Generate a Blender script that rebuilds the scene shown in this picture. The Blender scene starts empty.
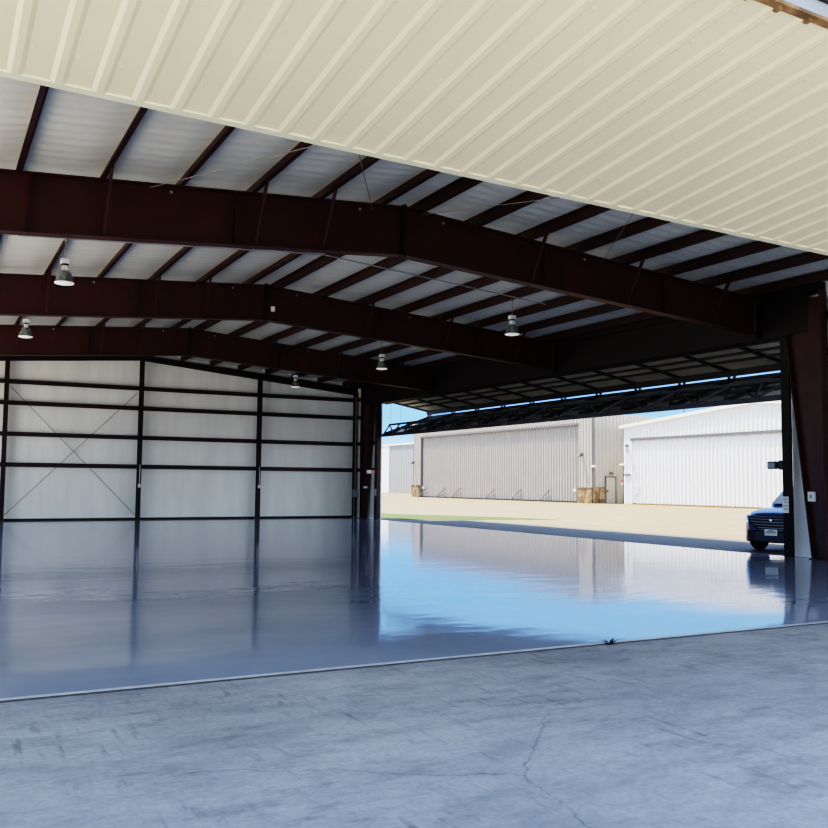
import bpy, bmesh, math, random
from mathutils import Vector, Matrix
random.seed(7)
S = bpy.context.scene
C = S.collection

# ------------------------------------------------------------------ materials
def mat(name, base, rough=.6, metal=0., var=0., vscale=3., bump=0., bscale=20., stretch=(1,1,1), spec=.5, base2=None):
    m = bpy.data.materials.new(name); m.use_nodes = True
    N = m.node_tree.nodes; L = m.node_tree.links
    b = N['Principled BSDF']
    b.inputs['Base Color'].default_value = (*base, 1)
    b.inputs['Roughness'].default_value = rough
    b.inputs['Metallic'].default_value = metal
    b.inputs['Specular IOR Level'].default_value = spec
    tc = N.new('ShaderNodeTexCoord'); mp = N.new('ShaderNodeMapping'); mp.inputs['Scale'].default_value = stretch
    L.new(tc.outputs['Object'], mp.inputs['Vector'])
    n = N.new('ShaderNodeTexNoise'); n.inputs['Scale'].default_value = vscale; n.inputs['Detail'].default_value = 5
    L.new(mp.outputs[0], n.inputs['Vector'])
    r = N.new('ShaderNodeValToRGB')
    c2 = base2 if base2 else tuple(c*(1-var) for c in base)
    c1 = base if base2 else tuple(min(1, c*(1+var*.5)) for c in base)
    r.color_ramp.elements[0].color = (*c2, 1); r.color_ramp.elements[1].color = (*c1, 1)
    r.color_ramp.elements[0].position = .3; r.color_ramp.elements[1].position = .7
    L.new(n.outputs['Fac'], r.inputs['Fac']); L.new(r.outputs['Color'], b.inputs['Base Color'])
    if bump:
        n2 = N.new('ShaderNodeTexNoise'); n2.inputs['Scale'].default_value = bscale; n2.inputs['Detail'].default_value = 3
        L.new(mp.outputs[0], n2.inputs['Vector'])
        bp = N.new('ShaderNodeBump'); bp.inputs['Strength'].default_value = bump; bp.inputs['Distance'].default_value = .05
        L.new(n2.outputs['Fac'], bp.inputs['Height']); L.new(bp.outputs[0], b.inputs['Normal'])
    return m

M = {}
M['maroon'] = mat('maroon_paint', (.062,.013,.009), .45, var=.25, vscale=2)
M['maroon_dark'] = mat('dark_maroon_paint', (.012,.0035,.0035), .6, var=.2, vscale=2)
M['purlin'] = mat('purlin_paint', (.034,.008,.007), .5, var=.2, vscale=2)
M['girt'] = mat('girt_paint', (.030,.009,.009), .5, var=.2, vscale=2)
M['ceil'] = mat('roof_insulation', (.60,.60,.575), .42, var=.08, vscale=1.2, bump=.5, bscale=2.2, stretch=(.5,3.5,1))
M['insul'] = mat('wall_insulation', (.90,.90,.87), .4, var=.07, vscale=1.0, bump=.55, bscale=1.6, stretch=(2.2,2.2,.35))
M['beige'] = mat('beige_sheet', (.97,.815,.53), .42, var=.05, vscale=1.0)
M['cream'] = mat('cream_trim', (.97,.88,.60), .45, var=.06, vscale=3)
M['rust'] = mat('rusty_edge', (.30,.17,.08), .8, var=.6, vscale=7, bump=.4, bscale=30)
M['galv'] = mat('galvanised', (.62,.62,.66), .4, metal=.2, var=.15)
M['flash'] = mat('pale_flashing', (.33,.345,.37), .5, var=.12)
M['black'] = mat('black_rubber', (.012,.012,.013), .6)
M['doorin'] = mat('door_inside_liner', (.60,.57,.50), .6, var=.1, vscale=2)
M['doorframe'] = mat('door_frame_tube', (.022,.022,.028), .5, var=.2)
M['truss'] = mat('truss_steel', (.045,.05,.062), .45, var=.3)
M['tanw'] = mat('tan_siding', (.43,.395,.34), .55, var=.05, vscale=.6)
M['tandoor'] = mat('tan_door_siding', (.38,.35,.315), .5, var=.06, vscale=.6)
M['tantrim'] = mat('grey_track', (.13,.125,.125), .5)
M['white'] = mat('white_siding', (.84,.84,.83), .5, var=.03, vscale=.6)
M['whitetrim'] = mat('white_trim', (.88,.87,.84), .5)
M['greysid'] = mat('grey_siding', (.35,.35,.34), .5, var=.05)
M['plastic'] = mat('white_plastic', (.8,.8,.78), .4)
M['greyplastic'] = mat('grey_box', (.35,.36,.36), .45)
M['steel'] = mat('bare_steel', (.45,.45,.45), .4, metal=.6)
M['rod'] = mat('thin_rod', (.30,.27,.25), .5)
M['carpaint'] = mat('blue_black_paint', (.022,.085,.24), .16, metal=.6, spec=.9)
M['cardark'] = mat('car_black', (.008,.008,.009), .4)
M['chrome'] = mat('chrome', (.75,.75,.78), .12, metal=1)
M['carglass'] = mat('tinted_glass', (.05,.08,.11), .03, spec=1.)
M['lampglass'] = mat('headlight_glass', (.55,.6,.66), .1, metal=.4)
M['tyre'] = mat('tyre', (.012,.012,.012), .8)
M['red'] = mat('red_paint', (.62,.10,.08), .5)
M['pinkred'] = mat('reddish_lens', (.75,.35,.33), .4)
M['slab'] = mat('slab_edge', (.06,.06,.065), .9)
M['edge'] = mat('epoxy_lip', (.46,.48,.51), .35, var=.15, vscale=4)
M['leaf'] = mat('dry_leaf', (.03,.022,.016), .8)

def emissive(name, col, s, base=(.9,.9,.9)):
    m = mat(name, base, .3); b = m.node_tree.nodes['Principled BSDF']
    b.inputs['Emission Color'].default_value = (*col,1); b.inputs['Emission Strength'].default_value = s
    return m
M['lens'] = emissive('lamp_lens', (1,.99,.95), .12)

def glassy(name, col, alpha):
    m = mat(name, col, .12); b = m.node_tree.nodes['Principled BSDF']
    b.inputs['Alpha'].default_value = alpha
    return m
M['reflector'] = glassy('prismatic_reflector', (.20,.22,.21), .55)

# stone
def stone():
    m = bpy.data.materials.new('rubble_stone'); m.use_nodes = True
    N=m.node_tree.nodes; L=m.node_tree.links; b=N['Principled BSDF']; b.inputs['Roughness'].default_value=.9
    tc=N.new('ShaderNodeTexCoord'); v=N.new('ShaderNodeTexVoronoi'); v.inputs['Scale'].default_value=2.6
    L.new(tc.outputs['Object'],v.inputs['Vector'])
    r=N.new('ShaderNodeValToRGB'); e=r.color_ramp.elements
    e[0].color=(.10,.06,.03,1); e[1].color=(.34,.24,.14,1); x=e.new(.5); x.color=(.22,.14,.07,1)
    sp=N.new('ShaderNodeSeparateColor'); L.new(v.outputs['Color'],sp.inputs[0]); L.new(sp.outputs[0],r.inputs[0])
    v2=N.new('ShaderNodeTexVoronoi'); v2.feature='DISTANCE_TO_EDGE'; v2.inputs['Scale'].default_value=2.6
    L.new(tc.outputs['Object'],v2.inputs['Vector'])
    mr=N.new('ShaderNodeMapRange'); mr.inputs[1].default_value=.0; mr.inputs[2].default_value=.05
    L.new(v2.outputs['Distance'],mr.inputs[0])
    mx=N.new('ShaderNodeMix'); mx.data_type='RGBA'; L.new(mr.outputs[0],mx.inputs[0]); mx.inputs[6].default_value=(.30,.26,.20,1)
    L.new(r.outputs[0],mx.inputs[7]); L.new(mx.outputs[2],b.inputs['Base Color'])
    return m
M['stone']=stone()

# epoxy floor
def epoxy():
    m=bpy.data.materials.new('grey_epoxy'); m.use_nodes=True
    N=m.node_tree.nodes; L=m.node_tree.links; b=N['Principled BSDF']
    tc=N.new('ShaderNodeTexCoord')
    n=N.new('ShaderNodeTexNoise'); n.inputs['Scale'].default_value=.5; n.inputs['Detail'].default_value=6; L.new(tc.outputs['Object'],n.inputs['Vector'])
    r=N.new('ShaderNodeValToRGB'); r.color_ramp.elements[0].color=(.27,.33,.43,1); r.color_ramp.elements[1].color=(.34,.40,.51,1)
    r.color_ramp.elements[0].position=.35; r.color_ramp.elements[1].position=.65
    L.new(n.outputs['Fac'],r.inputs[0]); L.new(r.outputs[0],b.inputs['Base Color'])
    b.inputs['Roughness'].default_value=.075; b.inputs['IOR'].default_value=1.52
    n2=N.new('ShaderNodeTexNoise'); n2.inputs['Scale'].default_value=1.9; n2.inputs['Detail'].default_value=3.2; n2.inputs['Roughness'].default_value=.5
    mp=N.new('ShaderNodeMapping'); mp.inputs['Rotation'].default_value=(0,0,.49); mp.inputs['Scale'].default_value=(.55,1,1)
    L.new(tc.outputs['Object'],mp.inputs[0]); L.new(mp.outputs[0],n2.inputs['Vector'])
    bp=N.new('ShaderNodeBump'); bp.inputs['Strength'].default_value=1.; bp.inputs['Distance'].default_value=.0045
    L.new(n2.outputs['Fac'],bp.inputs['Height']); L.new(bp.outputs[0],b.inputs['Normal'])
    return m
M['epoxy']=epoxy()

# concrete with streaks and cracks
def concrete(name, ca, cb, cracks=(), streak=1.35, rough=.75):
    m=bpy.data.materials.new(name); m.use_nodes=True
    N=m.node_tree.nodes; L=m.node_tree.links; b=N['Principled BSDF']; b.inputs['Roughness'].default_value=rough
    tc=N.new('ShaderNodeTexCoord')
    def noise(scale,detail=6,stretch=(1,1,1),rot=0,rgh=.6):
        mp=N.new('ShaderNodeMapping'); mp.inputs['Scale'].default_value=stretch; mp.inputs['Rotation'].default_value=(0,0,rot)
        L.new(tc.outputs['Object'],mp.inputs[0])
        n=N.new('ShaderNodeTexNoise'); n.inputs['Scale'].default_value=scale; n.inputs['Detail'].default_value=detail; n.inputs['Roughness'].default_value=rgh
        L.new(mp.outputs[0],n.inputs['Vector']); return n
    def rng(o,a,c,d=0,e=1):
        q=N.new('ShaderNodeMapRange'); q.inputs[1].default_value=a; q.inputs[2].default_value=c; q.inputs[3].default_value=d; q.inputs[4].default_value=e
        L.new(o,q.inputs[0]); return q.outputs[0]
    def math_(op,a,c=None):
        q=N.new('ShaderNodeMath'); q.operation=op
        for i,v in enumerate((a,c)):
            if v is None: continue
            if isinstance(v,(int,float)): q.inputs[i].default_value=v
            else: L.new(v,q.inputs[i])
        return q.outputs[0]
    big=rng(noise(.45,8).outputs['Fac'],.3,.7)
    mx=N.new('ShaderNodeMix'); mx.data_type='RGBA'; L.new(big,mx.inputs[0]); mx.inputs[6].default_value=(*ca,1); mx.inputs[7].default_value=(*cb,1)
    col=mx.outputs[2]
    # fine speckle
    fine=rng(noise(30,4).outputs['Fac'],.3,.7,.86,1.1)
    # broom / scuff streaks
    st=rng(noise(2.2,8,(1,3.2,1),.62,.72).outputs['Fac'],.50,.74,1,1-.40*streak)
    st2=rng(noise(1.1,9,(1,2.2,1),-.35,.75).outputs['Fac'],.46,.75,1.04,1-.30*streak)
    msk=rng(noise(.8,3).outputs['Fac'],.38,.62)
    st=math_('ADD',math_('MULTIPLY',st,msk),math_('SUBTRACT',1,msk))
    f=math_('MULTIPLY',math_('MULTIPLY',fine,st),st2)
    st3=rng(noise(2.4,4,(6,.9,1),-.29,.55).outputs['Fac'],.56,.70,1,1-.30*streak)
    m3=rng(noise(.9,3,rot=1.).outputs['Fac'],.42,.58)
    f=math_('MULTIPLY',f,math_('ADD',math_('MULTIPLY',st3,m3),math_('SUBTRACT',1,m3)))
    if cracks:
        wob=noise(3.2,4); sub=N.new('ShaderNodeVectorMath'); sub.operation='SUBTRACT'; L.new(wob.outputs['Color'],sub.inputs[0]); sub.inputs[1].default_value=(.5,.5,.5)
        sc=N.new('ShaderNodeVectorMath'); sc.operation='SCALE'; L.new(sub.outputs[0],sc.inputs[0]); sc.inputs['Scale'].default_value=.22
        ad=N.new('ShaderNodeVectorMath'); ad.operation='ADD'; L.new(sc.outputs[0],ad.inputs[0]); L.new(tc.outputs['Object'],ad.inputs[1])
        flat=N.new('ShaderNodeVectorMath'); flat.operation='MULTIPLY'; L.new(ad.outputs[0],flat.inputs[0]); flat.inputs[1].default_value=(1,1,0)
        dmin=None
        for (a,c) in cracks:
            A=Vector((*a,0)); B=Vector((*c,0)); d=B-A; l2=d.length_squared
            pa=N.new('ShaderNodeVectorMath'); pa.operation='SUBTRACT'; L.new(flat.outputs[0],pa.inputs[0]); pa.inputs[1].default_value=A
            dt=N.new('ShaderNodeVectorMath'); dt.operation='DOT_PRODUCT'; L.new(pa.outputs[0],dt.inputs[0]); dt.inputs[1].default_value=d/l2
            cl=N.new('ShaderNodeClamp'); L.new(dt.outputs['Value'],cl.inputs[0])
            s2=N.new('ShaderNodeVectorMath'); s2.operation='SCALE'; s2.inputs[0].default_value=d; L.new(cl.outputs[0],s2.inputs['Scale'])
            df=N.new('ShaderNodeVectorMath'); df.operation='DISTANCE'; L.new(pa.outputs[0],df.inputs[0]); L.new(s2.outputs[0],df.inputs[1])
            dmin=df.outputs['Value'] if dmin is None else math_('MINIMUM',dmin,df.outputs['Value'])
        cr=math_('MAXIMUM',rng(dmin,.002,.010,.62,1),rng(noise(4,3).outputs['Fac'],.42,.62))
        f=math_('MULTIPLY',f,cr)
    fin=N.new('ShaderNodeMix'); fin.data_type='RGBA'; fin.blend_type='MULTIPLY'; fin.inputs[0].default_value=1
    L.new(col,fin.inputs[6]); cmb=N.new('ShaderNodeCombineColor')
    for i in range(3): L.new(f,cmb.inputs[i])
    L.new(cmb.outputs[0],fin.inputs[7]); L.new(fin.outputs[2],b.inputs['Base Color'])
    bp=N.new('ShaderNodeBump'); bp.inputs['Strength'].default_value=.25; bp.inputs['Distance'].default_value=.01
    L.new(noise(14,5).outputs['Fac'],bp.inputs['Height']); L.new(bp.outputs[0],b.inputs['Normal'])
    return m
M['apron']=concrete('apron_concrete',(.225,.24,.26),(.345,.365,.39),
    cracks=[((2.08,4.86),(2.55,4.55)),((2.55,4.55),(3.01,4.31)),((3.62,4.98),(3.01,4.31)),((3.01,4.31),(2.92,3.85)),((2.92,3.85),(2.86,3.45)),((3.62,4.98),(3.95,5.35)),((1.35,5.2),(2.08,4.86))])
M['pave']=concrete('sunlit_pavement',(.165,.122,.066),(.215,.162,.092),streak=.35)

M['shadow_band']=concrete('shadow_deepened_concrete',(.085,.078,.066),(.12,.11,.092),streak=.4)  # base colour darkened to deepen the door's shadow along the side opening
M['pale']=concrete('pale_bounce_concrete',(.68,.61,.49),(.78,.71,.58),streak=.3)  # extra pale for the unseen left ground, to bounce light into the hangar
def grassm():
    m=mat('grass_green',(.035,.062,.006),.9,var=.4,vscale=1.5,base2=(.07,.09,.012)); return m
M['grass']=grassm()

# ------------------------------------------------------------------ mesh builder
class MB:
    def __init__(s): s.v=[]; s.f=[]
    def add(s,vs,fs):
        o=len(s.v); s.v+= [tuple(v) for v in vs]; s.f+=[tuple(i+o for i in f) for f in fs]; return s
    def box(s,x0,x1,y0,y1,z0,z1):
        v=[(x,y,z) for z in (z0,z1) for y in (y0,y1) for x in (x0,x1)]
        return s.add(v,[(0,2,3,1),(4,5,7,6),(0,1,5,4),(2,6,7,3),(0,4,6,2),(1,3,7,5)])
    def bar(s,a,b,w,h,up=(0,0,1)):
        a=Vector(a);b=Vector(b);d=(b-a).normalized();u=Vector(up)
        if abs(d.dot(u))>.98: u=Vector((0,1,0))
        r=d.cross(u).normalized();u=r.cross(d)
        v=[p+r*(i*w/2)+u*(j*h/2) for p in (a,b) for (i,j) in ((-1,-1),(1,-1),(1,1),(-1,1))]
        return s.add(v,[(0,1,2,3)[::-1],(4,5,6,7),(0,1,5,4),(1,2,6,5),(2,3,7,6),(3,0,4,7)])
    def tube(s,pts,r,n=8):
        pts=[Vector(p) for p in pts]
        if not isinstance(r,(list,tuple)): r=[r]*len(pts)
        vs=[];fs=[]
        for i,p in enumerate(pts):
            d=(pts[min(i+1,len(pts)-1)]-pts[max(i-1,0)]).normalized()
            u=Vector((0,0,1)) if abs(d.z)<.95 else Vector((0,1,0))
            a=d.cross(u).normalized();b=a.cross(d)
            for k in range(n):
                t=2*math.pi*k/n; vs.append(p+a*math.cos(t)*r[i]+b*math.sin(t)*r[i])
        for i in range(len(pts)-1):
            for k in range(n):
                k2=(k+1)%n; fs.append((i*n+k,i*n+k2,(i+1)*n+k2,(i+1)*n+k))
        fs.append(tuple(range(n))[::-1]); fs.append(tuple((len(pts)-1)*n+k for k in range(n)))
        return s.add(vs,fs)
    def lathe(s,prof,c=(0,0,0),n=24,axis='Z',cap=True):
        vs=[];fs=[]
        for (r,z) in prof:
            for k in range(n):
                t=2*math.pi*k/n; q=(r*math.cos(t),r*math.sin(t),z)
                if axis=='X': q=(z,r*math.cos(t),r*math.sin(t))
                if axis=='Y': q=(r*math.cos(t),z,r*math.sin(t))
                vs.append((q[0]+c[0],q[1]+c[1],q[2]+c[2]))
        for i in range(len(prof)-1):
            for k in range(n):
                k2=(k+1)%n; fs.append((i*n+k,i*n+k2,(i+1)*n+k2,(i+1)*n+k))
        if cap: fs.append(tuple(range(n))[::-1]); fs.append(tuple((len(prof)-1)*n+k for k in range(n)))
        return s.add(vs,fs)
    def prism(s,poly,d):   # poly: 3d points, extruded by vector d
        n=len(poly); d=Vector(d); a=[Vector(p) for p in poly]; b=[p+d for p in a]
        return s.add(a+b,[tuple(range(n))[::-1],tuple(range(n,2*n))]+[(i,(i+1)%n,n+(i+1)%n,n+i) for i in range(n)])
    def build(s,name,m,parent=None,smooth=False,bevel=0):
        me=bpy.data.meshes.new(name); me.from_pydata(s.v,[],s.f); me.update()
        bm=bmesh.new(); bm.from_mesh(me); bmesh.ops.recalc_face_normals(bm,faces=bm.faces); bm.to_mesh(me); bm.free()
        o=bpy.data.objects.new(name,me); C.objects.link(o); me.materials.append(m)
        if smooth:
            for p in me.polygons: p.use_smooth=True
        if bevel:
            bv=o.modifiers.new('bevel','BEVEL'); bv.width=bevel; bv.segments=2; bv.limit_method='ANGLE'
        if parent:
            o.parent=parent; o.matrix_parent_inverse=Matrix.Translation(parent.matrix_basis.translation).inverted() if False else Matrix()
            if parent.type=='EMPTY' and parent.location.length>0:
                pass
        return o
def box(*a): return MB().box(*a)
def empty(name, label, cat, group=None, loc=(0,0,0)):
    o=bpy.data.objects.new(name,None); C.objects.link(o); o.empty_display_size=.3; o.location=loc
    return tag(o,label,cat,group)
def tag(o,label,cat,group=None,kind=None):
    o['label']=label; o['category']=cat
    if group:o['group']=group
    if kind:o['kind']=kind
    return o
def struct(o,label=None,cat=None):
    o['kind']='structure'
    if label:o['label']=label
    if cat:o['category']=cat
    return o
def ribbed(mb,O,U,V,nrm,u1,v1,pitch=.3,w=.07,top=.03,h=.03,start=0.,pan=0):
    """ribbed sheet: ribs run along V; cross profile along U, ribs stand out along nrm"""
    O=Vector(O);U=Vector(U).normalized();V=Vector(V).normalized();Nn=Vector(nrm).normalized()
    prof=[(0,0)]; u=start+pitch/2
    while u+w/2<u1:
        prof+=[(u-w/2,0),(u-top/2,h),(u+top/2,h),(u+w/2,0)]; u+=pitch
    prof.append((u1,0)); n=len(prof)
    vs=[O+U*a+Nn*b+V*q for q in (0,v1) for (a,b) in prof]
    mb.add(vs,[(i,i+1,n+i+1,n+i) for i in range(n-1)]); return mb

# ------------------------------------------------------------------ hangar dims
XRG,XR,XL=7.86,17.62,-2.46
YF,Y1,BAY,YB=7.36,15.26,8.005,39.27
def zt(x): return 6.88-(.070 if x<XRG else .082)*abs(x-XRG)
def zb(x): return 5.93-.073*abs(x-XRG)
PH=.20    # purlin height
FR=[Y1,Y1+BAY,Y1+2*BAY]

# ---- setting
def floor_mesh():
    ys=[YF+.08*k for k in range(400)]; ys=[y for y in ys if y<YB]+[YB+.1]
    def z(y):
        if y>12.2: return 0.
        if y>8.75: t=(12.2-y)/3.45; return .013*t*t*(3-2*t)
        t=(8.75-y)/1.39; return .013-.016*t*t
    n=24; xs=[XL+(XR+.03-XL)*k/n for k in range(n+1)]
    vs=[(x,y,z(y)) for y in ys for x in xs]
    fs=[(j*(n+1)+i,j*(n+1)+i+1,(j+1)*(n+1)+i+1,(j+1)*(n+1)+i) for j in range(len(ys)-1) for i in range(n)]
    return MB().add(vs,fs).build('floor',M['epoxy'],smooth=True)
o=floor_mesh(); struct(o,'glossy grey epoxy floor of the hangar','floor')
o=box(XL,XR+.05,YF-.012,YF+.0,-.2,.001).build('trim_1',M['slab']); struct(o)
o=box(XL,XR+.03,YF,YF+.055,-.1,.006).build('trim_2',M['edge']); struct(o)
# apron in front (flat sheet) and side pavement
o=MB().add([(-70,-70,-.012),(XR+.05,-70,-.012),(XR+.05,YF-.012,-.012),(-70,YF-.012,-.012)],[(0,1,2,3)]).build('ground',M['apron']); struct(o,'shaded grey concrete apron in front of the hangar','ground')
o=MB().add([(-70,YF-.012,-.021),(XL,YF-.012,-.021),(XL,200,-.021),(-70,200,-.021)],[(0,1,2,3)]).build('ground',M['pale']); struct(o)
o=MB().add([(XL,YB+.1,-.021),(XR+.05,YB+.1,-.021),(XR+.05,200,-.021),(XL,200,-.021)],[(0,1,2,3)]).build('ground',M['pave']); struct(o)
o=MB().add([(XR+.03,-70,-.02),(22.0,-70,-.02),(22.0,200,-.02),(XR+.03,200,-.02)],[(0,1,2,3)]).build('ground',M['shadow_band']); struct(o)
o=MB().add([(22.0,-70,-.02),(260,-70,-.02),(260,200,-.02),(22.0,200,-.02)],[(0,1,2,3)]).build('ground',M['pave']); struct(o,'sunlit pale concrete taxi lane between the hangars','ground')
# grass verge
gp=[(18.9,37.9),(18.95,36.7),(22.2,35.1),(24.2,34.6),(26.2,34.4),(25.4,37.6),(23.6,40.9),(21.6,43.6),(20.0,60),(18.6,60)]
o=MB().add([(x,y,-.012) for x,y in gp],[tuple(range(len(gp)))]).build('grass_verge',M['grass'])
tag(o,'strip of short green grass beyond the side opening','grass',kind='stuff')

# ---- ceiling (sagging insulation between purlins, rippled across)
PX=[XRG+s*(.40+1.27*k) for s in (-1,1) for k in range(8)]
PX.sort()
def ceiling():
    xs=[XL-.1]+PX+[XR+.35]; X=[]
    for a,b in zip(xs,xs[1:]):
        for k in range(5): X.append((a+(b-a)*k/5, math.sin(math.pi*k/5)))
    X.append((xs[-1],0))
    ys=[];y=YF-.05
    while y<YB+.06: ys.append(y); y+=.075
    vs=[];fs=[];rnd=random.Random(3)
    ph=[rnd.random() for _ in range(400)]
    for j,y in enumerate(ys):
        t=((y-YF)/.305)%1.
        rip=.040*abs(math.sin(math.pi*t))**.6
        for (x,sg) in X:
            vs.append((x,y,zt(x)+PH+.03-(rip+.02)*min(1,sg*1.6)))
    n=len(X)
    for j in range(len(ys)-1):
        for i in range(n-1): fs.append((j*n+i,j*n+i+1,(j+1)*n+i+1,(j+1)*n+i))
    o=MB().add(vs,fs).build('ceiling',M['ceil'],smooth=True)
    return o
struct(ceiling(),'white faced insulation blanket under the roof','ceiling')
mb=MB()
for s,xe in ((-1,XL-.25),(1,XR+.6)):
    mb.prism([(XRG,YF-.1,zt(XRG)+.26),(xe,YF-.1,zt(xe)+.26),(xe,YF-.1,zt(xe)+.32),(XRG,YF-.1,zt(XRG)+.32)],(0,YB-YF+.4,0))
struct(mb.build('ceiling',M['galv']))
# ---- walls
mb=MB().prism([(XL,YB,0),(XR+.3,YB,0),(XR+.3,YB,zt(XR+.3)+PH),(XRG,YB,zt(XRG)+PH),(XL,YB,zt(XL)+PH)],(0,.12,0))
struct(mb.build('wall_back',M['insul']),'back wall lined with white vinyl faced insulation','wall')
WX=17.86
mb=MB()
mb.box(WX,WX+.1,YF,14.62,0,6.33); mb.box(WX,WX+.1,36.6,YB,0,6.33); mb.box(WX,WX+.1,14.62,36.6,5.3,6.33)
struct(mb.build('wall_right',M['insul']),'right side wall around the side opening','wall')
mb=MB(); mb.box(XL-.1,XL,YF,11,0,6.2); mb.box(XL-.1,XL,37,YB,0,6.2); mb.box(XL-.1,XL,11,37,5.3,6.2)  # unseen left wall; wide opening added to let light in
struct(mb.build('wall_left',M['insul']))
mb=MB().prism([(XL-.1,YF+.02,5.4),(XR+.35,YF+.02,5.4),(XR+.35,YF+.02,zt(XR)+PH),(XRG,YF+.02,zt(XRG)+PH),(XL-.1,YF+.02,zt(XL)+PH)],(0,.12,0))
mb.box(XL-.1,XL+.5,YF+.02,YF+.14,0,5.4); mb.box(XR-.3,XR+.35,YF+.02,YF+.14,0,5.4)
struct(mb.build('wall_front',M['beige']))
o=box(XL,WX,YB-.04,YB,0,.07).build('baseboard_back',M['maroon_dark']); struct(o)

# ------------------------------------------------------------------ steel frame
order=['nearest','middle','farthest']
def rafter(i,Y):
    r=empty('steel_rafter',['nearest and largest deep maroon steel roof beam, spanning the whole hangar',
        'second deep maroon roof beam, just behind the nearest one, small white box at its ridge',
        'third and farthest deep maroon roof beam, just in front of the white back wall'][i],'roof beam','main roof beams',(XRG,Y,0))
    T=lambda p:(p[0]-XRG,p[1]-Y,p[2])
    for s,xe,nm in ((-1,XL+.1,'left'),(1,XR-.24,'right')):
        w=MB().prism([T(p) for p in [(XRG,Y-.008,zt(XRG)),(xe,Y-.008,zt(xe)),(xe,Y-.008,zb(xe)),(XRG,Y-.008,zb(XRG))]],(0,.016,0))
        w.build('web',M['maroon'],r)
        for zf,dz,pn in ((zt,-.025,'top_flange'),(zb,0.0,'bottom_flange')):
            MB().prism([T(p) for p in [(XRG,Y-.12,zf(XRG)+dz),(xe,Y-.12,zf(xe)+dz),(xe,Y-.12,zf(xe)+dz+.025),(XRG,Y-.12,zf(XRG)+dz+.025)]],(0,.24,0)).build(pn,M['maroon'],r)
        for q in (3.3,6.6):
            x=XRG+s*q
            if s*(xe-x)>0.2: MB().box(*[v for v in (x-XRG-.006,x-XRG+.006,-.10,.10,zb(x)+.02,zt(x)-.02)]).build('stiffener',M['maroon'],r)
    p=MB().box(-.03,.03,-.13,.13,zb(XRG)-.03,zt(XRG)+.03)
    p.build('splice_plate',M['maroon_dark'],r)
    for s in (-1,1):
        for k in ((0,1,3) if s<0 else (1,3,5)):
            x=XRG+s*(.40+1.27*(k+1))
            mb=MB().bar((x-XRG,-.68,zt(x)+.05),(x-XRG,-.10,zb(x)+.06),.05,.05)
            mb.build('flange_brace',M['maroon'],r)
    for s in (-1,1):
        for q in (.9,4.4):
            x=XRG+s*q; MB().lathe([(.001,-.03),(.025,-.03),(.03,-.008)],(x-XRG,0,zt(x)-.1),8,'Y').build('bolt_head',M['steel'],r)
    if i==0:
        pass
    # left end column (out of frame, carries the beam)
    MB().prism([(XL+.05-XRG,-.1,0),(XL+.35-XRG,-.1,0),(XL+.8-XRG,-.1,zb(XL)+.1),(XL+.05-XRG,-.1,zb(XL)+.1)],(0,.2,0)).build('end_column',M['maroon'],r)
    return r
RAF=[rafter(i,Y) for i,Y in enumerate(FR)]
# rake beam on back wall
r=empty('rake_beam','thin dark maroon sloping beam along the top of the back wall','roof beam',loc=(XRG,YB-.12,0))
for s,xe in ((-1,XL+.1),(1,WX)):
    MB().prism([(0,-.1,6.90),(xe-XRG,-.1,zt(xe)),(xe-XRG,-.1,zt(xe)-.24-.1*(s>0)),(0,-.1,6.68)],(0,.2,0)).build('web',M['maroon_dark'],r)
# purlins
od=['nearest the ridge','second from the ridge','third from the ridge','fourth from the ridge','fifth from the ridge','sixth from the ridge','seventh from the ridge','lowest, nearest the eave']
for s,sd in ((-1,'left'),(1,'right')):
    for k in range(8):
        x=XRG+s*(.40+1.27*k)
        if x<XL: continue
        z=zt(x)
        pr=[(-.07,0),(.004,0),(.004,PH-.006),(.07,PH-.006),(.07,PH),(-.004,PH),(-.004,.006),(-.07,.006)]
        pr=[(-s*a if False else a*(-s),b) for a,b in pr]
        mb=MB().prism([(a,YF+.15,b) for a,b in pr],(0,YB-YF-.2,0))
        # lip down at flange end gives the dark face
        mb.box(min(s*.07,s*.064),max(s*.07,s*.064),YF+.15,YB-.05,0,.022)
        o=mb.build('roof_purlin',M['purlin']); o.location=(x,0,z)
        tag(o,f'dark maroon roof purlin on the {sd} roof slope, {od[k]}','purlin','roof purlins')
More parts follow.
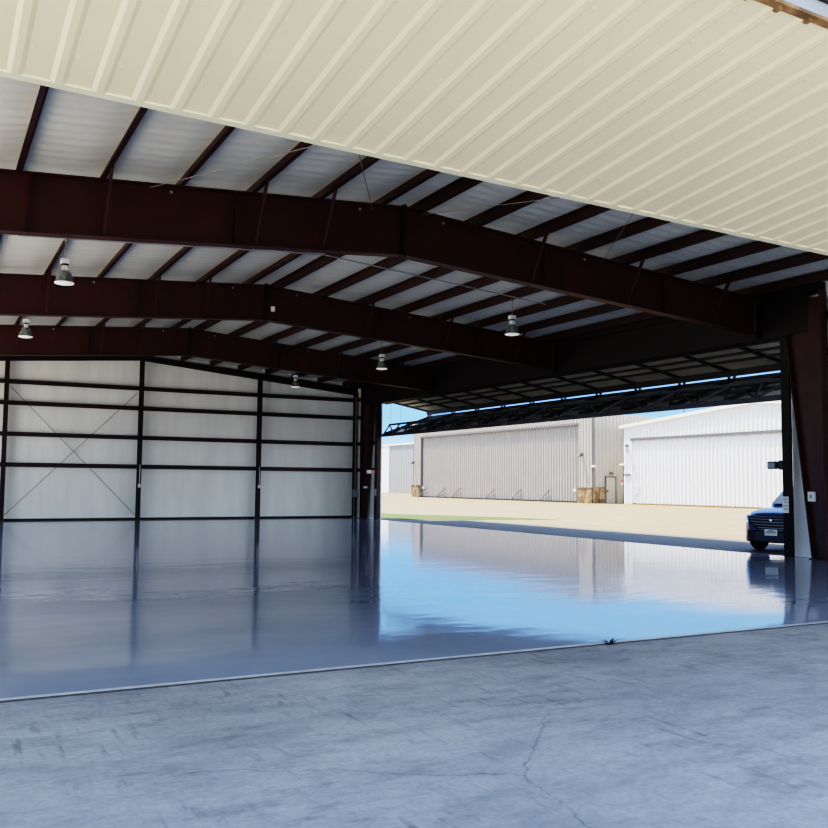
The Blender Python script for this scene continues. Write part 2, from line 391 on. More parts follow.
# portal frame of side opening
r=empty('portal_frame','black maroon portal frame carrying the roof beams over the side opening','portal frame',loc=(XR-.02,25.8,0))
def portal():
    cy=25.8
    def P(y0): return y0-cy
    xa=-.12
    for y_out,sg,nm in ((13.50,1,'near'),(37.88,-1,'far')):
        inn=lambda z:y_out+sg*(.34 if sg>0 else .28)+sg*.115*z
        w=MB().prism([(-.008,P(y_out),0),(-.008,P(inn(0)),0),(-.008,P(inn(5.15)),5.15),(-.008,P(inn(5.15)+sg*.35),5.15),(-.008,P(inn(5.15)+sg*.35),5.9),(-.008,P(y_out),5.9)],(.016,0,0))
        c=w.build('column',M['maroon'],r)
        MB().prism([(xa,P(y_out),0),(-xa,P(y_out),0),(-xa,P(y_out),6.0),(xa,P(y_out),6.0)],(0,sg*.025,0)).build('outer_flange',M['maroon'],c)
        MB().prism([(xa,P(inn(0)),0),(-xa,P(inn(0)),0),(-xa,P(inn(5.15)),5.15),(xa,P(inn(5.15)),5.15)],(0,sg*.025,0)).build('inner_flange',M['maroon'],c)
        MB().box(-.2,.2,P(min(y_out,inn(0)))-.03,P(max(y_out,inn(0)))+.03,0,.02).build('base_plate',M['maroon'],c)
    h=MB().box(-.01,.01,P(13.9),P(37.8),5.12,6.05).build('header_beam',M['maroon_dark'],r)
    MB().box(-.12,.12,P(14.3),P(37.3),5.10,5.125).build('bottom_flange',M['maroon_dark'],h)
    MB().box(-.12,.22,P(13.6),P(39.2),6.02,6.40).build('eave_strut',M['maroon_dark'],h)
    for y in FR: MB().box(-.14,.14,P(y)-.01,P(y)+.01,5.12,6.04).build('stiffener',M['maroon_dark'],h)
portal()
# door head beam (dark) behind the portal
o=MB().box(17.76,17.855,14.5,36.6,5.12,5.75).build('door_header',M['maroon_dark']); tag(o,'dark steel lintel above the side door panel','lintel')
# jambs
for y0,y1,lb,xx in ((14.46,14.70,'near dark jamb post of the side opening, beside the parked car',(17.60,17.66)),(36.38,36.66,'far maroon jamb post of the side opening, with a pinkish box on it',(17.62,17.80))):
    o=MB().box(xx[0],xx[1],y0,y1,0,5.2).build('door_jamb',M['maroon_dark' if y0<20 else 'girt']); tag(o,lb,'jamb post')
# back wall columns
def wind_col(x,lb,w=.16):
    z1=zt(x)-.22
    mb=MB().box(-w/2,w/2,-.10,-.085,0,z1).box(-w/2,w/2,.085,.10,0,z1).box(-.008,.008,-.10,.10,0,z1)
    r=empty('wall_column',lb,'wall column','back wall columns',(x,YB-.30,0))
    c=mb.build('column_shaft',M['girt'],r)
    MB().box(-w/2-.04,w/2+.04,-.14,.14,0,.02).build('base_plate',M['girt'],r)
    return r
wc=[wind_col(2.68,'leftmost maroon column of the back wall, at the left edge of the photo'),wind_col(7.86,'maroon column under the ridge on the back wall, with small white box'),
    wind_col(13.03,'maroon back wall column between the ridge column and the right corner'),wind_col(17.72,'dark thin maroon column in the right corner of the back wall')]
# small boxes and conduits on columns
for x,lb in ((7.86,'small white outlet box with conduit on the column under the ridge'),(13.03,'small white outlet box with conduit on the right hand back wall column')):
    e=empty('outlet_box',lb,'outlet box','outlet boxes on back wall columns',(x,YB-.46,1.33))
    MB().box(-.05,.05,-.04,.05,0,.14).build('box_body',M['plastic'],e)
    MB().tube([(0,0,.14),(0,0,.95)],.014,6).build('conduit',M['plastic'],e)
# girts
rows=[(2.20,'lowest'),(3.41,'second lowest'),(4.64,'second highest'),(5.48,'highest')]
bays=[(XL+.1,2.60,'far left bay, cut by the photo edge'),(2.76,7.78,'left bay with the cross rods'),(7.94,12.95,'middle bay'),(13.11,17.64,'right bay')]
for z,rn in rows:
    for x0,x1,bn in bays:
        mb=MB().box(x0,x1,YB-.21,YB-.20,z-.075,z+.075).box(x0,x1,YB-.21,YB-.0,z+.07,z+.08).box(x0,x1,YB-.21,YB-.19,z-.09,z-.075)
        o=mb.build('wall_girt',M['girt']); tag(o,f'{rn} maroon girt on the back wall, {bn}','girt','back wall girts')
for z,rn in rows:
    o=MB().box(WX-.12,WX-.0,38.3,YB-.05,z-.075,z+.075).build('wall_girt',M['girt']); tag(o,f'short {rn} maroon girt between the back corner and the door column','girt','corner girts')
for z,rn in rows:
    o=MB().box(WX-.12,WX-.0,YF+.2,13.6,z-.075,z+.075).build('wall_girt',M['girt']); tag(o,f'{rn} dark girt on white wall at right edge of the photo','girt','right wall girts')
o=MB().box(WX-.12,WX,36.5,37.7,2.13,2.27).build('wall_girt',M['girt']); tag(o,'low short dark girt beside the far jamb post behind pinkish box','girt')
o=MB().box(WX-.12,WX,36.5,37.7,3.34,3.48).build('wall_girt',M['girt']); tag(o,'upper short dark girt beside the far jamb post','girt')
# cross rods on back wall
for a,b,lb in (((2.84,YB-.16,5.27),(7.76,YB-.16,.2),'thin bracing rod falling left to right in left bay of back wall'),((2.8,YB-.13,.22),(7.74,YB-.13,5.30),'thin bracing rod rising left to right in left bay of back wall')):
    o=MB().tube([a,b],.014,6).build('bracing_rod',M['rod']); tag(o,lb,'bracing rod','bracing rods')
# roof rods
for a,b,lb in (((3.07,15.1,6.44),(7.5,7.6,6.62),'thin roof bracing rod slanting away above the nearest beam, left of the ridge'),
             ((7.15,15.1,6.70),(3.0,7.7,6.40),'thin roof bracing rod above nearest beam close to the ridge'),
             ((8.15,15.0,6.72),(12.3,7.7,6.35),'thin roof bracing rod just right of the ridge splice'),
             ((12.6,15.1,6.36),(8.4,7.7,6.70),'thin roof bracing rod right of the ridge, lower on the slope')):
    o=MB().tube([a,b],.007,6).build('bracing_rod',M['rod']); tag(o,lb,'bracing rod','roof rods')
# conduits under purlins carrying the lamps
LY=[19.26,27.26,35.26]
for y,lb in zip(LY,('thin grey conduit under the purlins between the first two roof beams','thin grey conduit under the purlins between second and third roof beams','thin grey conduit under the purlins before the back wall')):
    o=MB().tube([(1.4,y,zt(1.4)-.03),(XRG,y,zt(XRG)-.03),(14.2,y,zt(14.2)-.03)],.016,6).build('conduit',M['steel']); tag(o,lb,'conduit','roof conduits')

# ------------------------------------------------------------------ lamps
LAMP=None
def lamp(x,y,lb,zb_=5.40):
    global LAMP
    top=zt(x)-.04
    if LAMP is None:
        r=empty('high_bay_lamp',lb,'hanging lamp','high bay lamps',(x,y,zb_)); r.scale=(.88,.88,.80)
        h=(top-zb_)/.80
        c=MB().tube([(0,0,.62),(0,0,h)],.012,6); c.lathe([(.03,h-.05),(.05,h-.04),(.05,h)],n=10); c.build('hanging_cord',M['rod'],r)
        b=MB().box(-.095,.095,-.08,.08,.50,.625).build('ballast_box',M['plastic'],r,bevel=.012)
        MB().lathe([(.085,.455),(.085,.50)],n=16).build('collar',M['black'],b)
        s=MB().box(-.06,.06,-.06,.06,.335,.455).build('lamp_socket',M['plastic'],r,bevel=.01)
        MB().lathe([(.055,.34),(.10,.33),(.135,.29),(.165,.22),(.185,.13),(.20,.04),(.205,0),(.19,.0),(.18,.05),(.165,.13),(.14,.22),(.10,.29),(.05,.31)],n=28,cap=False).build('reflector',M['reflector'],r,smooth=True)
        MB().lathe([(.001,.30),(.03,.29),(.045,.20),(.03,.12),(.001,.10)],n=12,cap=False).build('bulb',M['plastic'],r,smooth=True)
        MB().lathe([(.001,-.035),(.10,-.028),(.17,-.012),(.212,.0),(.216,.022),(.195,.022),(.1,.0),(.001,-.005)],n=28,cap=False).build('lens',M['lens'],r,smooth=True)
        LAMP=r; return r
    r=LAMP.copy(); C.objects.link(r); r.location=(x,y,zb_); r['label']=lb
    for ch in list(LAMP.children):
        c=ch.copy(); C.objects.link(c); c.parent=r
        for g in ch.children:
            d=g.copy(); C.objects.link(d); d.parent=c
    return r
lamp(2.30,LY[0],'upper left hanging bay lamp with bright white lens, before the second roof beam',5.54)
lamp(2.30,LY[1],'far left hanging bay lamp at the left photo edge, before the third roof beam',5.56)
lamp(13.13,LY[0],'right hand hanging bay lamp, largest of the right row, below nearest roof beam',5.43)
lamp(13.33,LY[1],'middle hanging bay lamp of the right row, in front of the third roof beam',5.41)
lamp(13.30,LY[2],'farthest hanging bay lamp, just in front of the white back wall',5.51)

# small fittings
o=MB().box(7.98,8.08,FR[1]-.20,FR[1]-.12,6.16,6.30).build('sensor_box',M['plastic'],bevel=.01); tag(o,'tiny white sensor box on the second roof beam by its ridge','sensor')
e=empty('junction_box','grey electrical box with two conduits in the right back corner','electrical box',loc=(17.72,38.84,.95))
MB().box(-.18,.10,-.10,.0,0,.34).build('box_body',M['greyplastic'],e,bevel=.01)
for yy in (-.06,.05): MB().tube([(yy,-.05,.34),(yy,-.05,4.7)],.022,6).build('conduit',M['greyplastic'],e)
for yy in (-.10,.05): MB().tube([(yy,-.05,0),(yy,-.05,-.95)],.022,6).build('conduit',M['greyplastic'],e)
e=empty('exit_lamp','pinkish white safety lamp on the far jamb post','safety lamp',loc=(17.50,36.72,2.02))
MB().box(-.22,.08,-.10,.06,0,.16).build('lamp_body',M['plastic'],e,bevel=.02); MB().box(-.04,.16,-.13,-.09,.0,.15).build('red_lens',M['pinkred'],e)
o=MB().box(17.44,17.62,37.34,37.44,1.36,1.46).build('switch_box',M['plastic'],bevel=.01); tag(o,'small white switch box on the far portal column','switch box')
o=MB().box(17.56,17.61,36.40,36.52,1.05,1.35).build('switch_box',M['greyplastic'],bevel=.01); tag(o,'small grey box low on the far jamb post','switch box')
e=empty('switch_box','small white switch box on the slanted near portal column','switch box',loc=(XR-.03,13.88,1.28))
MB().box(-.07,0,-.09,.09,0,.22).build('box_body',M['plastic'],e,bevel=.008); MB().box(-.08,-.07,-.03,.03,.07,.15).build('toggle',M['greyplastic'],e)
e=empty('notice_plate','narrow white notice plate on the near jamb post beside the car','sign',loc=(17.595,14.62,1.0))
MB().box(-.012,0,-.085,.085,0,.38).build('plate',M['plastic'],e)
for k,zz in enumerate((.30,.24,.15,.08)): MB().box(-.014,-.012,-.06,.06-.02*(k%2),zz,zz+.025).build('printed_line',M['greyplastic'],e)
# floodlight bracket on near jamb
e=empty('door_lamp','dark box lamp on an arm sticking out from the near jamb post','floodlight',loc=(17.66,14.72,2.0))
MB().box(-.06,.06,.14,.42,.02,.20).build('lamp_head',M['cardark'],e,bevel=.015)
MB().box(-.066,-.058,.20,.40,.05,.17).build('lens',M['greyplastic'],e)
MB().box(-.05,.05,-.04,.10,.0,.22).build('wall_bracket',M['cardark'],e,bevel=.01)
MB().tube([(0,.08,.11),(0,.18,.11)],.03,8).build('arm',M['cardark'],e)
# downpipe / conduit strip low behind near white panel
o=MB().tube([(WX-.03,14.08,0),(WX-.03,14.08,1.5)],.02,6).build('conduit',M['greyplastic']); tag(o,'thin grey conduit up the white strip beside the near portal column','conduit')

# ------------------------------------------------------------------ side bifold door
def side_door():
    Ya,Yb=14.75,36.35; cy=(Ya+Yb)/2
    r=empty('bifold_door','dark framed folding hangar door raised over the side opening, seen from inside','hangar door',loc=(17.95,cy,0))
    L=lambda x,y,z:(x-17.95,y-cy,z)
    H0=(17.95,5.14); F0=(20.2,4.74)
    up=lambda t:(H0[0]+(F0[0]-H0[0])*t, H0[1]+(F0[1]-H0[1])*t)
    # upper panel
    mb=MB().prism([L(H0[0],Ya,H0[1]+.16),L(F0[0],Ya,F0[1]+.16),L(F0[0],Ya,F0[1]+.18),L(H0[0],Ya,H0[1]+.18)],(0,Yb-Ya,0))
    p=mb.build('upper_panel',M['doorin'],r)
    for t in (.02,.40,.62,.97):
        x,z=up(t); MB().box(x-17.95-.05,x-17.95+.05,Ya-cy,Yb-cy,z+(.10 if .1<t<.9 else -.03),z+.16).build('frame_rail',M['doorframe'],p)
    ys=[Ya+.06]+[16.6+1.95*k for k in range(10)]+[Yb-.06]
    for y in ys:
        a=L(H0[0],y,H0[1]+.125); b=L(F0[0],y,F0[1]+.125); MB().bar(a,b,.09,.07).build('frame_rib',M['doorframe'],p)
    # lower panel
    B0=(17.90,3.72); G0=(20.2,4.585)
    mb=MB().prism([L(B0[0],Ya,B0[1]-.02),L(G0[0],Ya,G0[1]-.02),L(G0[0],Ya,G0[1]),L(B0[0],Ya,B0[1])],(0,Yb-Ya,0))
    q=mb.build('lower_panel',M['doorin'],r)
    for t in (.35,.66,.98):
        x=B0[0]+(G0[0]-B0[0])*t; z=B0[1]+(G0[1]-B0[1])*t
        MB().box(x-17.95-.05,x-17.95+.05,Ya-cy,Yb-cy,z,z+.10).build('frame_rail',M['doorframe'],q)
    for y in ys:
        MB().bar(L(B0[0],y,B0[1]+.06),L(G0[0],y,G0[1]+.05),.07,.10).build('frame_rib',M['doorframe'],q)
    # hinges across the fold slit
    for y in ys:
        for dy in (-.10,.10): MB().box(F0[0]-17.95-.03,F0[0]-17.95+.03,y-cy+dy-.035,y-cy+dy+.035,4.56,4.86).build('hinge',M['doorframe'],q)
    # bottom truss
    t_=MB().box(-.10,.03,Ya-cy-.1,Yb-cy+.1,3.66,3.79).build('bottom_chord',M['truss'],r)
    MB().box(.20,.28,Ya-cy,Yb-cy,4.16,4.24).build('top_chord',M['truss'],r)
    MB().box(-.28,-.22,Ya-cy,Yb-cy,4.00,4.06).build('inner_chord',M['truss'],r) if False else None
    n=22; st=(Yb-Ya)/n
    for k in range(n+1):
        y=Ya-cy+st*k
        MB().bar((-.03,y,3.79),(.24,y,4.18),.05,.05).build('truss_post',M['truss'],r)
        if k<n:
            a,b=((-.03,y,3.79),(.24,y+st,4.18)) if k%2 else ((.24,y,4.18),(-.03,y+st,3.79))
            MB().bar(a,b,.05,.05).build('truss_diagonal',M['truss'],r)
    # lift cables at far end
    for y in (35.64,34.67):
        MB().tube([L(17.9,y,5.16),L(17.9,y,3.9)],.008,5).build('lift_cable',M['steel'],r)
side_door()

# ------------------------------------------------------------------ front bifold door
def front_door():
    xa,xb=-2.2,17.3; ang=math.radians(6.2); ln=3.2
    r=empty('bifold_door','beige ribbed folding hangar door panel raised overhead across the front opening','hangar door',loc=(XRG,7.26,4.46))
    U=(1,0,0); V=Vector((0,-math.cos(ang),math.sin(ang))); nd=Vector((0,-math.sin(ang),-math.cos(ang)))
    mb=MB(); ribbed(mb,Vector((xa-XRG,0,0))+V*.075,U,V,nd,xb-xa,ln-.075,pitch=.30,w=.12,top=.05,h=.019,start=.105)
    mb.add([(xa-XRG,-.075,.06),(xb-XRG,-.075,.06),(xb-XRG,-ln,.40),(xa-XRG,-ln,.40)],[(0,1,2,3)])
    p=mb.build('lower_panel',M['beige'],r)
    # screw rows
    mb=MB().prism([(xa-XRG,.02,-.006),(xb-XRG,.02,-.006),(xb-XRG,.02,.05),(xa-XRG,.02,.05)],(0,-.10,.0))
    mb.build('edge_trim',M['cream'],p)
    rnd=random.Random(5); mb=MB()
    k=0; x=xa+.255
    while x<xb-.2:
        for t in (.5,1.55,2.6,3.0):
            q=Vector((x-XRG+.09,0,0))+V*t+nd*.006; mb.lathe([(.001,-.004),(.010,-.003),(.010,.006)],q,6)
        x+=.30
    mb.build('screws',M['beige'],p)
    # outer fold edge : weathered angle, hinge knuckles
    q=Vector((0,-ln*math.cos(ang),ln*math.sin(ang)))
    mb=MB().prism([(xa-XRG,q.y+.035,q.z-.025),(xb-XRG,q.y+.035,q.z-.025),(xb-XRG,q.y-.03,q.z-.02),(xa-XRG,q.y-.03,q.z-.02)],(0,0,.025))
    mb.build('fold_edge',M['rust'],r)
    mb=MB()
    x=xa+.255
    while x<xb: mb.box(x-XRG-.02,x-XRG+.02,q.y-.0,q.y+.05,q.z-.04,q.z+.02); x+=.30
    mb.build('rib_end_caps',M['rust'],r)
    MB().prism([(xa-XRG,q.y-.03,q.z+.006),(xb-XRG,q.y-.03,q.z+.006),(xb-XRG,q.y-.03,q.z+.10),(xa-XRG,q.y-.03,q.z+.10)],(0,.02,0)).build('fold_flashing',M['flash'],r)
    MB().tube([(xa-XRG,q.y-.04,q.z+.12),(xb-XRG,q.y-.04,q.z+.12)],.02,8).build('seal_strip',M['black'],r)
    r.rotation_euler=(0,.0195,0)
    # upper panel
    a=Vector((0,.13,.95)); b=Vector((0,q.y,q.z+.10))
    MB().prism([(xa-XRG,a.y,a.z),(xb-XRG,a.y,a.z),(xb-XRG,b.y,b.z),(xa-XRG,b.y,b.z)],(0,0,.06)).build('upper_panel',M['galv'],r)
front_door()

# ------------------------------------------------------------------ buildings across
def hangar_tan():
    X0,Ya,Yb,Z1=52.6,64.3,98.4,7.9
    r=empty('tan_hangar','large tan hangar across the lane with stone corner piers and closed door','hangar',loc=(X0,Ya,0))
    L=lambda x,y,z:(x-X0,y-Ya,z)
    mb=MB()
    # front pieces around the door opening
    ribbed(mb,L(X0,Ya,0),(0,1,0),(0,0,1),(-1,0,0),66.5-Ya,Z1,.42,.14,.06,.08)
    ribbed(mb,L(X0,66.5,7.15),(0,1,0),(0,0,1),(-1,0,0),30.0,Z1-7.15,.42,.14,.06,.08)
    ribbed(mb,L(X0,96.5,0),(0,1,0),(0,0,1),(-1,0,0),Yb-96.5,Z1,.42,.14,.06,.08)
    w=mb.build('front_wall',M['tanw'],r)
    mb=MB(); ribbed(mb,L(X0,Ya,0),(1,0,0),(0,0,1),(0,-1,0),40,Z1,.42,.14,.06,.08)
    mb.box(0,40,Yb-Ya-.1,Yb-Ya,0,Z1); mb.box(39.9,40,0,Yb-Ya,0,Z1)
    mb.build('side_wall',M['tanw'],r)
    MB().prism([(0,0,Z1-.02),(40,0,Z1-.02),(40,(Yb-Ya)/2,Z1+1.2),(0,(Yb-Ya)/2,Z1+.02)],(0,0,.1)).build('roof',M['greysid'],r) if False else MB().box(-.05,40.05,-.05,Yb-Ya+.05,Z1,Z1+.1).build('roof',M['tanw'],r)
    d=MB(); ribbed(d,L(X0+.25,66.5,0),(0,1,0),(0,0,1),(-1,0,0),30.0,7.15,.42,.14,.06,.09)
    dr=d.build('hangar_door',M['tandoor'],r)
    fr=MB().box(-.02,.27,2.14,2.26,0,7.2).box(-.02,.27,32.14,32.26,0,7.2).box(-.06,.27,2.1,32.3,7.08,7.30); fr.build('door_frame',M['tantrim'],r)
    MB().box(.05,.25,2.2,32.2,0,.10).build('door_seal',M['black'],dr)
    for px in (95.3,91.0,87.6,80.6,75.8,71.0):
        y=px-Ya; mb=MB().tube([(.2,y,1.15),(-.55,y+.9,.02)],.045,6); mb.tube([(.2,y-.15,.55),(-.5,y+.85,.05)],.03,6)
        mb.build('door_brace',M['tantrim'],dr)
    for y0,y1 in ((-.12,2.05),(32.35,34.15)):
        MB().box(-.22,.3,y0,y1,0,1.36).box(-.26,.3,y0-.04,y1+.04,1.36,1.43).build('stone_pier',M['stone'],r)
    MB().box(-.22,1.15,-.22,.0,0,1.36).box(-.26,1.2,-.26,.0,1.36,1.43).build('stone_pier',M['stone'],r)
    MB().box(-.10,.02,-.10,.02,1.43,Z1).box(-.10,.0,.0,.14,1.43,Z1).build('corner_downpipe',M['tantrim'],r)
    dd=MB().box(1.35,2.4,-.10,-.0,0,2.3).build('man_door',M['tanw'],r)
    MB().box(1.27,1.35,-.14,0,0,2.4).box(2.40,2.48,-.14,0,0,2.4).box(1.27,2.48,-.14,0,2.3,2.4).build('door_casing',M['tantrim'],dd)
    MB().box(1.45,1.55,-.16,-.10,1.0,1.15).build('door_handle',M['black'],dd)
    MB().box(1.8,2.05,-.3,0,2.58,2.78).build('wall_lamp',M['tantrim'],r)
    s=MB().box(3.05,3.55,-.10,-.06,1.62,2.12).build('sign',M['plastic'],r)
    MB().box(3.07,3.53,-.115,-.10,1.86,2.10).build('sign_band',M['red'],s)
    for y,z,b in ((1.5,4.2,1),(33.8,4.0,1)):
        e=MB().box(-.32,-.05,y-.10,y+.10,z,z+.30); e.bar((-.3,y,z+.25),(-.55,y,z-.05),.22,.10); e.build('wall_lamp',M['tantrim'],r)
    MB().box(-.2,0,-.3,.12,3.2,3.36).build('security_camera',M['plastic'],r)
    MB().box(-.05,0,2.2-.9,2.2-.6,2.5,2.56).build('light_bracket',M['plastic'],r) if False else None
    MB().box(.12,.2,2.75,3.05,1.0,1.25).build('door_sticker',M['plastic'],dr)
    MB().box(.12,.2,31.8,32.1,1.0,1.25).build('door_sticker',M['plastic'],dr)
hangar_tan()
def hangar_white():
    X0,Ya,Yb=54.0,62.0,32.8; Yc=47.4
    r=empty('white_hangar','bright white ribbed gabled hangar across the lane, behind the car','hangar',loc=(X0,Yc,0))
    he,hp=6.62,7.78
    zr=lambda y:hp-(hp-he)*abs(y)/14.6
    # front wall as vertical ribbed strips following the gable
    def gable(mb,x,y0,y1,zlo,zhi,h,out):
        pitch=.42; w=.15; top=.06; prof=[(y0,0)]; u=y0+pitch/2
        while u+w<y1: prof+=[(u-w/2,0),(u-top/2,h),(u+top/2,h),(u+w/2,0)]; u+=pitch
        prof.append((y1,0)); n=len(prof)
        vs=[(x-b,a,zlo(a)) for a,b in prof]+[(x-b,a,zhi(a)) for a,b in prof]
        mb.add(vs,[(i,i+1,n+i+1,n+i) for i in range(n-1)])
    mb=MB(); gable(mb,0,-14.6,14.6,lambda y:5.7,zr,.10,1)
    gable(mb,0,13.5,14.6,lambda y:0,lambda y:5.7,.10,1); gable(mb,0,-14.6,-13.5,lambda y:0,lambda y:5.7,.10,1)
    w=mb.build('front_wall',M['white'],r)
    mb=MB(); gable(mb,.12,-13.5,13.5,lambda y:0,lambda y:5.7,.10,1); dr=mb.build('hangar_door',M['white'],r)
    MB().box(-.10,.1,-13.55,13.55,5.48,5.70).build('door_track',M['tantrim'],r)
    MB().box(-.06,.12,13.42,13.58,0,5.55).box(-.06,.12,-13.58,-13.42,0,5.55).build('door_frame',M['whitetrim'],r)
    MB().box(0,.12,-13.5,13.5,0,.10).build('door_seal',M['rust'],dr)
    mb=MB()
    for s in (-1,1):
        mb.prism([(-.25,0,hp-.02),(-.25,s*14.8,he-.04),(-.25,s*14.8,he+.22),(-.25,0,hp+.24)],(.28,0,0))
    mb.build('gable_trim',M['whitetrim'],r)
    mb=MB()
    for s in (-1,1): mb.prism([(0,0,hp),(0,s*14.8,he),(0,s*14.8,he+.1),(0,0,hp+.1)],(34,0,0))
    mb.build('roof',M['whitetrim'],r)
    MB().box(0,34,14.5,14.6,0,he).box(0,34,-14.6,-14.5,0,he).build('side_wall',M['white'],r)
    mb=MB().box(-.35,-.05,13.75,13.95,4.95,5.15); mb.bar((-.25,13.9,5.1),(-.5,13.4,4.5),.12,.10); mb.build('wall_lamp',M['tantrim'],r)
    MB().box(-.18,-.05,13.55,14.3,2.45,2.6).build('wall_bracket',M['tantrim'],r)
    MB().box(-.1,-.04,14.1,15.0,3.38,3.5).build('sign_arm',M['whitetrim'],r)
    MB().box(.0,.06,12.55,12.95,1.3,1.5).box(.0,.06,12.7,13.1,.8,1.05).build('door_sticker',M['galv'],dr)
hangar_white()
r=empty('pale_hangar','smaller pale hangar with white end wall, farthest left across the lane','hangar',loc=(70,131.9,0))
mb=MB(); ribbed(mb,(-.12,-20,0),(0,1,0),(0,0,1),(-1,0,0),27.7,8.0,.6,.1,.05,.05); mb.build('front_wall',M['greysid'],r)
MB().box(-.2,.3,7.6,11.5,0,8.1).build('end_wall',M['whitetrim'],r)
MB().box(0,30,-20,11.4,0,7.95).build('hangar_body',M['greysid'],r)
MB().box(-.3,30.2,-20.2,11.6,8.0,8.25).build('roof_edge',M['whitetrim'],r)
o=MB().tube([(105,106.2,0),(105,106.2,15.4)],.10,8).build('utility_pole',M['tantrim']); tag(o,'thin dark pole rising between the tan and white hangars','pole')

# ------------------------------------------------------------------ car
def car():
    r=empty('parked_car','dark blue sport utility car parked facing the side opening, half hidden by the jamb','car',loc=(18.50,15.80,-.02))
    r.rotation_euler=(0,0,math.pi+math.radians(13))     # local +x forward; origin at front bumper centre
    def loft(name,st,m,parent,smooth=True,cap=True,sub=1):
        vs=[];fs=[];n=None
        for x,pts in st:
            ring=[(x+dx,y,z) for (y,z,dx) in pts]+[(x+dx,-y,z) for (y,z,dx) in reversed(pts)]
            n=len(ring); vs+=ring
        for i in range(len(st)-1):
            for k in range(n):
                k2=(k+1)%n; fs.append((i*n+k,i*n+k2,(i+1)*n+k2,(i+1)*n+k))
        if cap: fs.append(tuple(range(n))[::-1]); fs.append(tuple((len(st)-1)*n+k for k in range(n)))
        o=MB().add(vs,fs).build(name,m,parent,smooth=smooth)
        if sub:
            s=o.modifiers.new('subsurf','SUBSURF'); s.levels=sub; s.render_levels=sub
        return o
    # lower body sections: pts (y,z,dx) from bottom centre outwards and up to the top centre
    def sec(x,w,zb_,zs,ztop,crown=.04):
        return (x,[(.0001,zb_,0),(w*.86,zb_,0),(w*.98,zb_+.12,0),(w,zs-.12,0),(w*.985,zs,0),(w*.93,ztop-.02,0),(w*.55,ztop+crown*.7,0),(.0001,ztop+crown,0)])
    body=[sec(-.03,.48,.36,.72,.86,.02),sec(-.10,.66,.30,.74,.93,.03),sec(-.28,.81,.28,.80,1.00,.04),sec(-.6,.94,.27,.86,1.04,.05),sec(-1.1,.955,.27,.92,1.08,.05),sec(-1.5,.955,.27,.96,1.10,.03),
          sec(-2.6,.955,.27,.98,1.08,0),sec(-3.9,.955,.27,1.0,1.10,0),sec(-4.5,.93,.30,1.0,1.08,0),sec(-4.75,.86,.36,.95,1.02,0)]
    b=loft('body',body,M['carpaint'],r)
    # cabin
    def cs(x,w,z0,w1,z1): return (x,[(.0001,z0,0),(w,z0,0),(w*.99,z0+.06,0),(w1+.03,z1-.05,0),(w1*.9,z1,0),(.0001,z1+.03,0)])
    cab=[cs(-1.35,.84,1.02,.80,1.14),cs(-1.75,.86,1.04,.72,1.42),cs(-2.15,.87,1.04,.66,1.62),cs(-3.0,.87,1.04,.65,1.68),cs(-3.9,.87,1.04,.64,1.63),cs(-4.45,.84,1.04,.66,1.30)]
    c=loft('cabin',cab,M['carpaint'],r)
    MB().add([(-1.38,.70,1.135),(-1.38,-.70,1.135),(-2.06,-.60,1.60),(-2.06,.60,1.60)],[(0,1,2,3)]).build('windshield',M['carglass'],r)
    for p in r.children:
        if p.name.startswith('windshield'): p.location=(.03,0,.05)
    for s in (-1,1):
        MB().add([(-1.75,s*.885,1.14),(-2.25,s*.765,1.56),(-3.9,s*.755,1.56),(-4.15,s*.87,1.16)],[(0,1,2,3)]).build('side_window',M['carglass'],r)
    # front face: dark lower bumper, grille, bars
    MB().prism([(-.13,-.86,.26),(.035,-.60,.26),(.04,.60,.26),(-.13,.86,.26),(-.13,.86,.50),(.045,.62,.54),(.045,-.62,.54),(-.13,-.86,.50)] if False else
               [(-.50,-.90,.24),(-.24,-.82,.24),(-.07,-.66,.24),(.02,-.45,.24),(.045,0,.24),(.02,.45,.24),(-.07,.66,.24),(-.24,.82,.24),(-.5,.90,.24)],(0,0,.30)).build('lower_bumper',M['cardark'],r,bevel=.03)
    g=MB().prism([(.02,-.40,.56),(.02,.40,.56),(.005,.60,.72),(-.03,.64,.90),(-.03,-.64,.90),(.005,-.60,.72)],(-.1,0,0)).build('grille',M['cardark'],r)
    g.location=(.03,0,0)
    for z,w in ((.89,.65),(.83,.60),(.76,.58),(.69,.54),(.62,.46)):
        rad=.010 if z<.88 else .015
        MB().tube([(-.02,-w,z),(.03,-w*.5,z-.012),(.035,0,z-.016),(.03,w*.5,z-.012),(-.02,w,z)],rad,6).build('grille_bar',M['chrome' if z>.88 else 'greyplastic'],g)
    MB().tube([(0,-.40,.555),(.035,0,.54),(0,.40,.555)],.014,6).build('grille_bar',M['chrome'],g)
    e=MB().lathe([(.001,.012),(.03,.01),(.042,0)],(.03,0,.80),14,'X').build('emblem',M['chrome'],g)
    pl=MB().box(.055,.07,-.16,.16,.42,.57).build('licence_plate',M['plastic'],r)
    for k in range(6): MB().box(.07,.073,-.135+.046*k,-.10+.046*k,.465,.53).build('plate_character',M['greyplastic'],pl)
    for s in (-1,1):
        MB().prism([(-.08,s*.62,.88),(-.22,s*.76,.90),(-.50,s*.90,.95),(-.50,s*.925,.88),(-.22,s*.80,.78),(-.08,s*.66,.76)],(.02,s*.01,.0)).build('headlight',M['lampglass'],r)
        MB().prism([(-.12,s*.68,.72),(-.22,s*.78,.74),(-.24,s*.81,.40),(-.13,s*.71,.38)],(.03,s*.015,0)).build('daytime_lamp',M['lampglass'],r)
        mr=MB().lathe([(.02,-.05),(.10,-.03),(.11,.02),(.05,.06)],(0,0,0),12,'X').build('door_mirror',M['carpaint'],r,smooth=True); mr.location=(-2.15,s*.98,1.12); mr.scale=(1,1.1,.8)
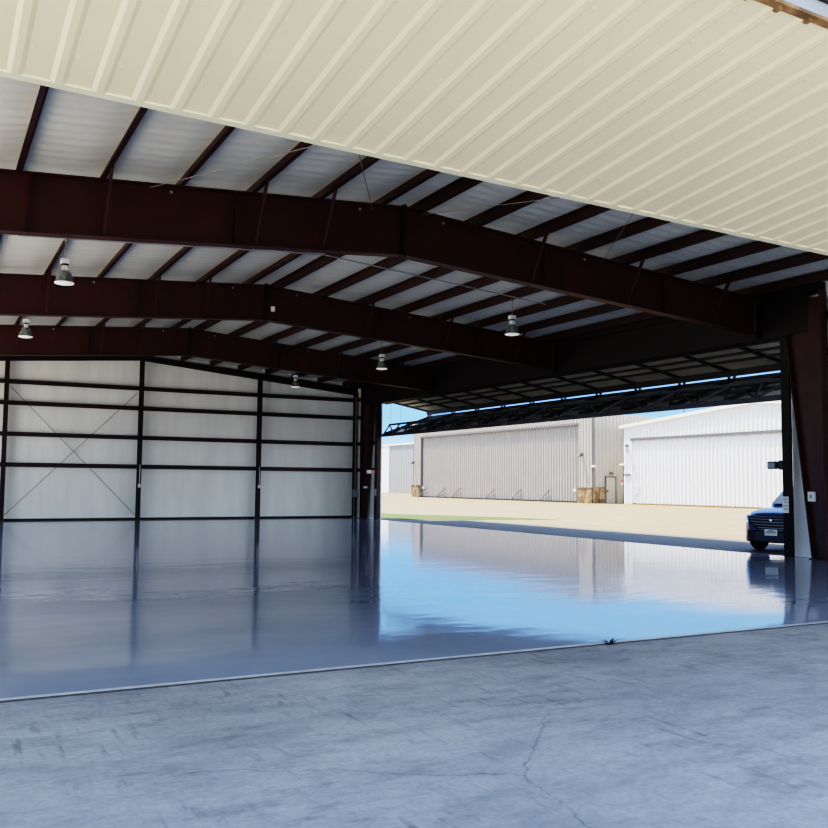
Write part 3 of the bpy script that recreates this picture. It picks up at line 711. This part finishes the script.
        for x in (-.95,-3.75):
            t=MB().lathe([(.20,-.115),(.33,-.115),(.36,-.08),(.36,.08),(.33,.115),(.20,.115)],(0,0,0),28,'Y').build('wheel',M['tyre'],r,smooth=False); t.location=(x,s*.84,.36)
            rim=MB().lathe([(.03,.10),(.20,.09),(.215,.118),(.20,.118)],(0,0,0),20,'Y').build('rim',M['chrome'],t)
            if s<0: rim.rotation_euler=(0,0,math.pi)
car()

# leaf clump at floor edge
mb=MB(); rnd=random.Random(2)
for k in range(9):
    a=rnd.random()*6.28; l=.05+.06*rnd.random(); z=.02+.06*rnd.random(); w=.018
    d=Vector((math.cos(a),math.sin(a),0)); n=Vector((-d.y,d.x,0))
    mb.add([(0,0,.005),d*l*.5+n*w+Vector((0,0,z*.6)),d*l+Vector((0,0,z)),d*l*.5-n*w+Vector((0,0,z*.7))],[(0,1,2,3)])
o=mb.build('dry_leaf',M['leaf']); o.location=(6.2,YF-.03,-.012); tag(o,'small dark dry leaf cluster lying at the floor edge','leaf')
for x,y,lb in ((2.86,7.06,'tiny white paint fleck on apron near the floor edge left of centre'),):
    o=MB().lathe([(.001,.004),(.012,.003),(.016,0)],n=8).build('paint_fleck',M['plastic']); o.location=(x,y,-.02); tag(o,lb,'fleck')

# ------------------------------------------------------------------ camera
yaw,pitch,roll,f=0.4909,0.0761,0.0093,911.58
cy,sy=math.cos(yaw),math.sin(yaw); cp,sp=math.cos(pitch),math.sin(pitch)
fw=Vector((sy*cp,cy*cp,sp)); rt=Vector((cy,-sy,0)); upv=rt.cross(fw)
cr,sr=math.cos(roll),math.sin(roll)
R=cr*rt+sr*upv; Uv=-sr*rt+cr*upv
cd=bpy.data.cameras.new('camera'); co=bpy.data.objects.new('camera',cd); C.objects.link(co)
co.matrix_world=Matrix(((R.x,Uv.x,-fw.x,0),(R.y,Uv.y,-fw.y,0),(R.z,Uv.z,-fw.z,1.6),(0,0,0,1)))
cd.sensor_width=36; cd.sensor_fit='HORIZONTAL'; cd.lens=36*f/828; cd.clip_end=1000; cd.clip_start=.05
S.camera=co

# ------------------------------------------------------------------ light
sd=bpy.data.lights.new('sun','SUN'); so=bpy.data.objects.new('sun',sd); C.objects.link(so)
sd.energy=5.2; sd.angle=math.radians(.55); sd.color=(1,.90,.70)
so.rotation_euler=Vector((.22,-.30,-1)).to_track_quat('-Z','Y').to_euler()
w=bpy.data.worlds.new('sky'); S.world=w; w.use_nodes=True
N=w.node_tree.nodes; L=w.node_tree.links; bg=N['Background']
tc=N.new('ShaderNodeTexCoord'); sx=N.new('ShaderNodeSeparateXYZ'); L.new(tc.outputs['Generated'],sx.inputs[0])
rp=N.new('ShaderNodeValToRGB'); e=rp.color_ramp.elements
e[0].position=0; e[0].color=(.30,.50,.80,1); e[1].position=1; e[1].color=(.40,.52,.77,1)
x=e.new(.07); x.color=(.125,.28,.64,1); x=e.new(.22); x.color=(.13,.28,.60,1); x=e.new(.5); x.color=(.36,.48,.72,1)
L.new(sx.outputs['Z'],rp.inputs[0])
hz=N.new('ShaderNodeMapRange'); hz.interpolation_type='SMOOTHSTEP'; L.new(sx.outputs['Y'],hz.inputs[0])  # bright haze added low behind the camera to help light the interior
hz.inputs[1].default_value=-.10; hz.inputs[2].default_value=-.55; hz.inputs[3].default_value=0; hz.inputs[4].default_value=1
lo=N.new('ShaderNodeMapRange'); L.new(sx.outputs['Z'],lo.inputs[0]); lo.inputs[1].default_value=.60; lo.inputs[2].default_value=.20
mu=N.new('ShaderNodeMath'); mu.operation='MULTIPLY'; L.new(hz.outputs[0],mu.inputs[0]); L.new(lo.outputs[0],mu.inputs[1])
mk=N.new('ShaderNodeMix'); mk.data_type='RGBA'; L.new(mu.outputs[0],mk.inputs[0]); L.new(rp.outputs[0],mk.inputs[6]); mk.inputs[7].default_value=(.62,.72,.82,1)
L.new(mk.outputs[2],bg.inputs[0]); bg.inputs[1].default_value=1.13
S.view_settings.view_transform='Filmic'; S.view_settings.look='Very High Contrast'; S.view_settings.exposure=1.35; S.view_settings.gamma=1
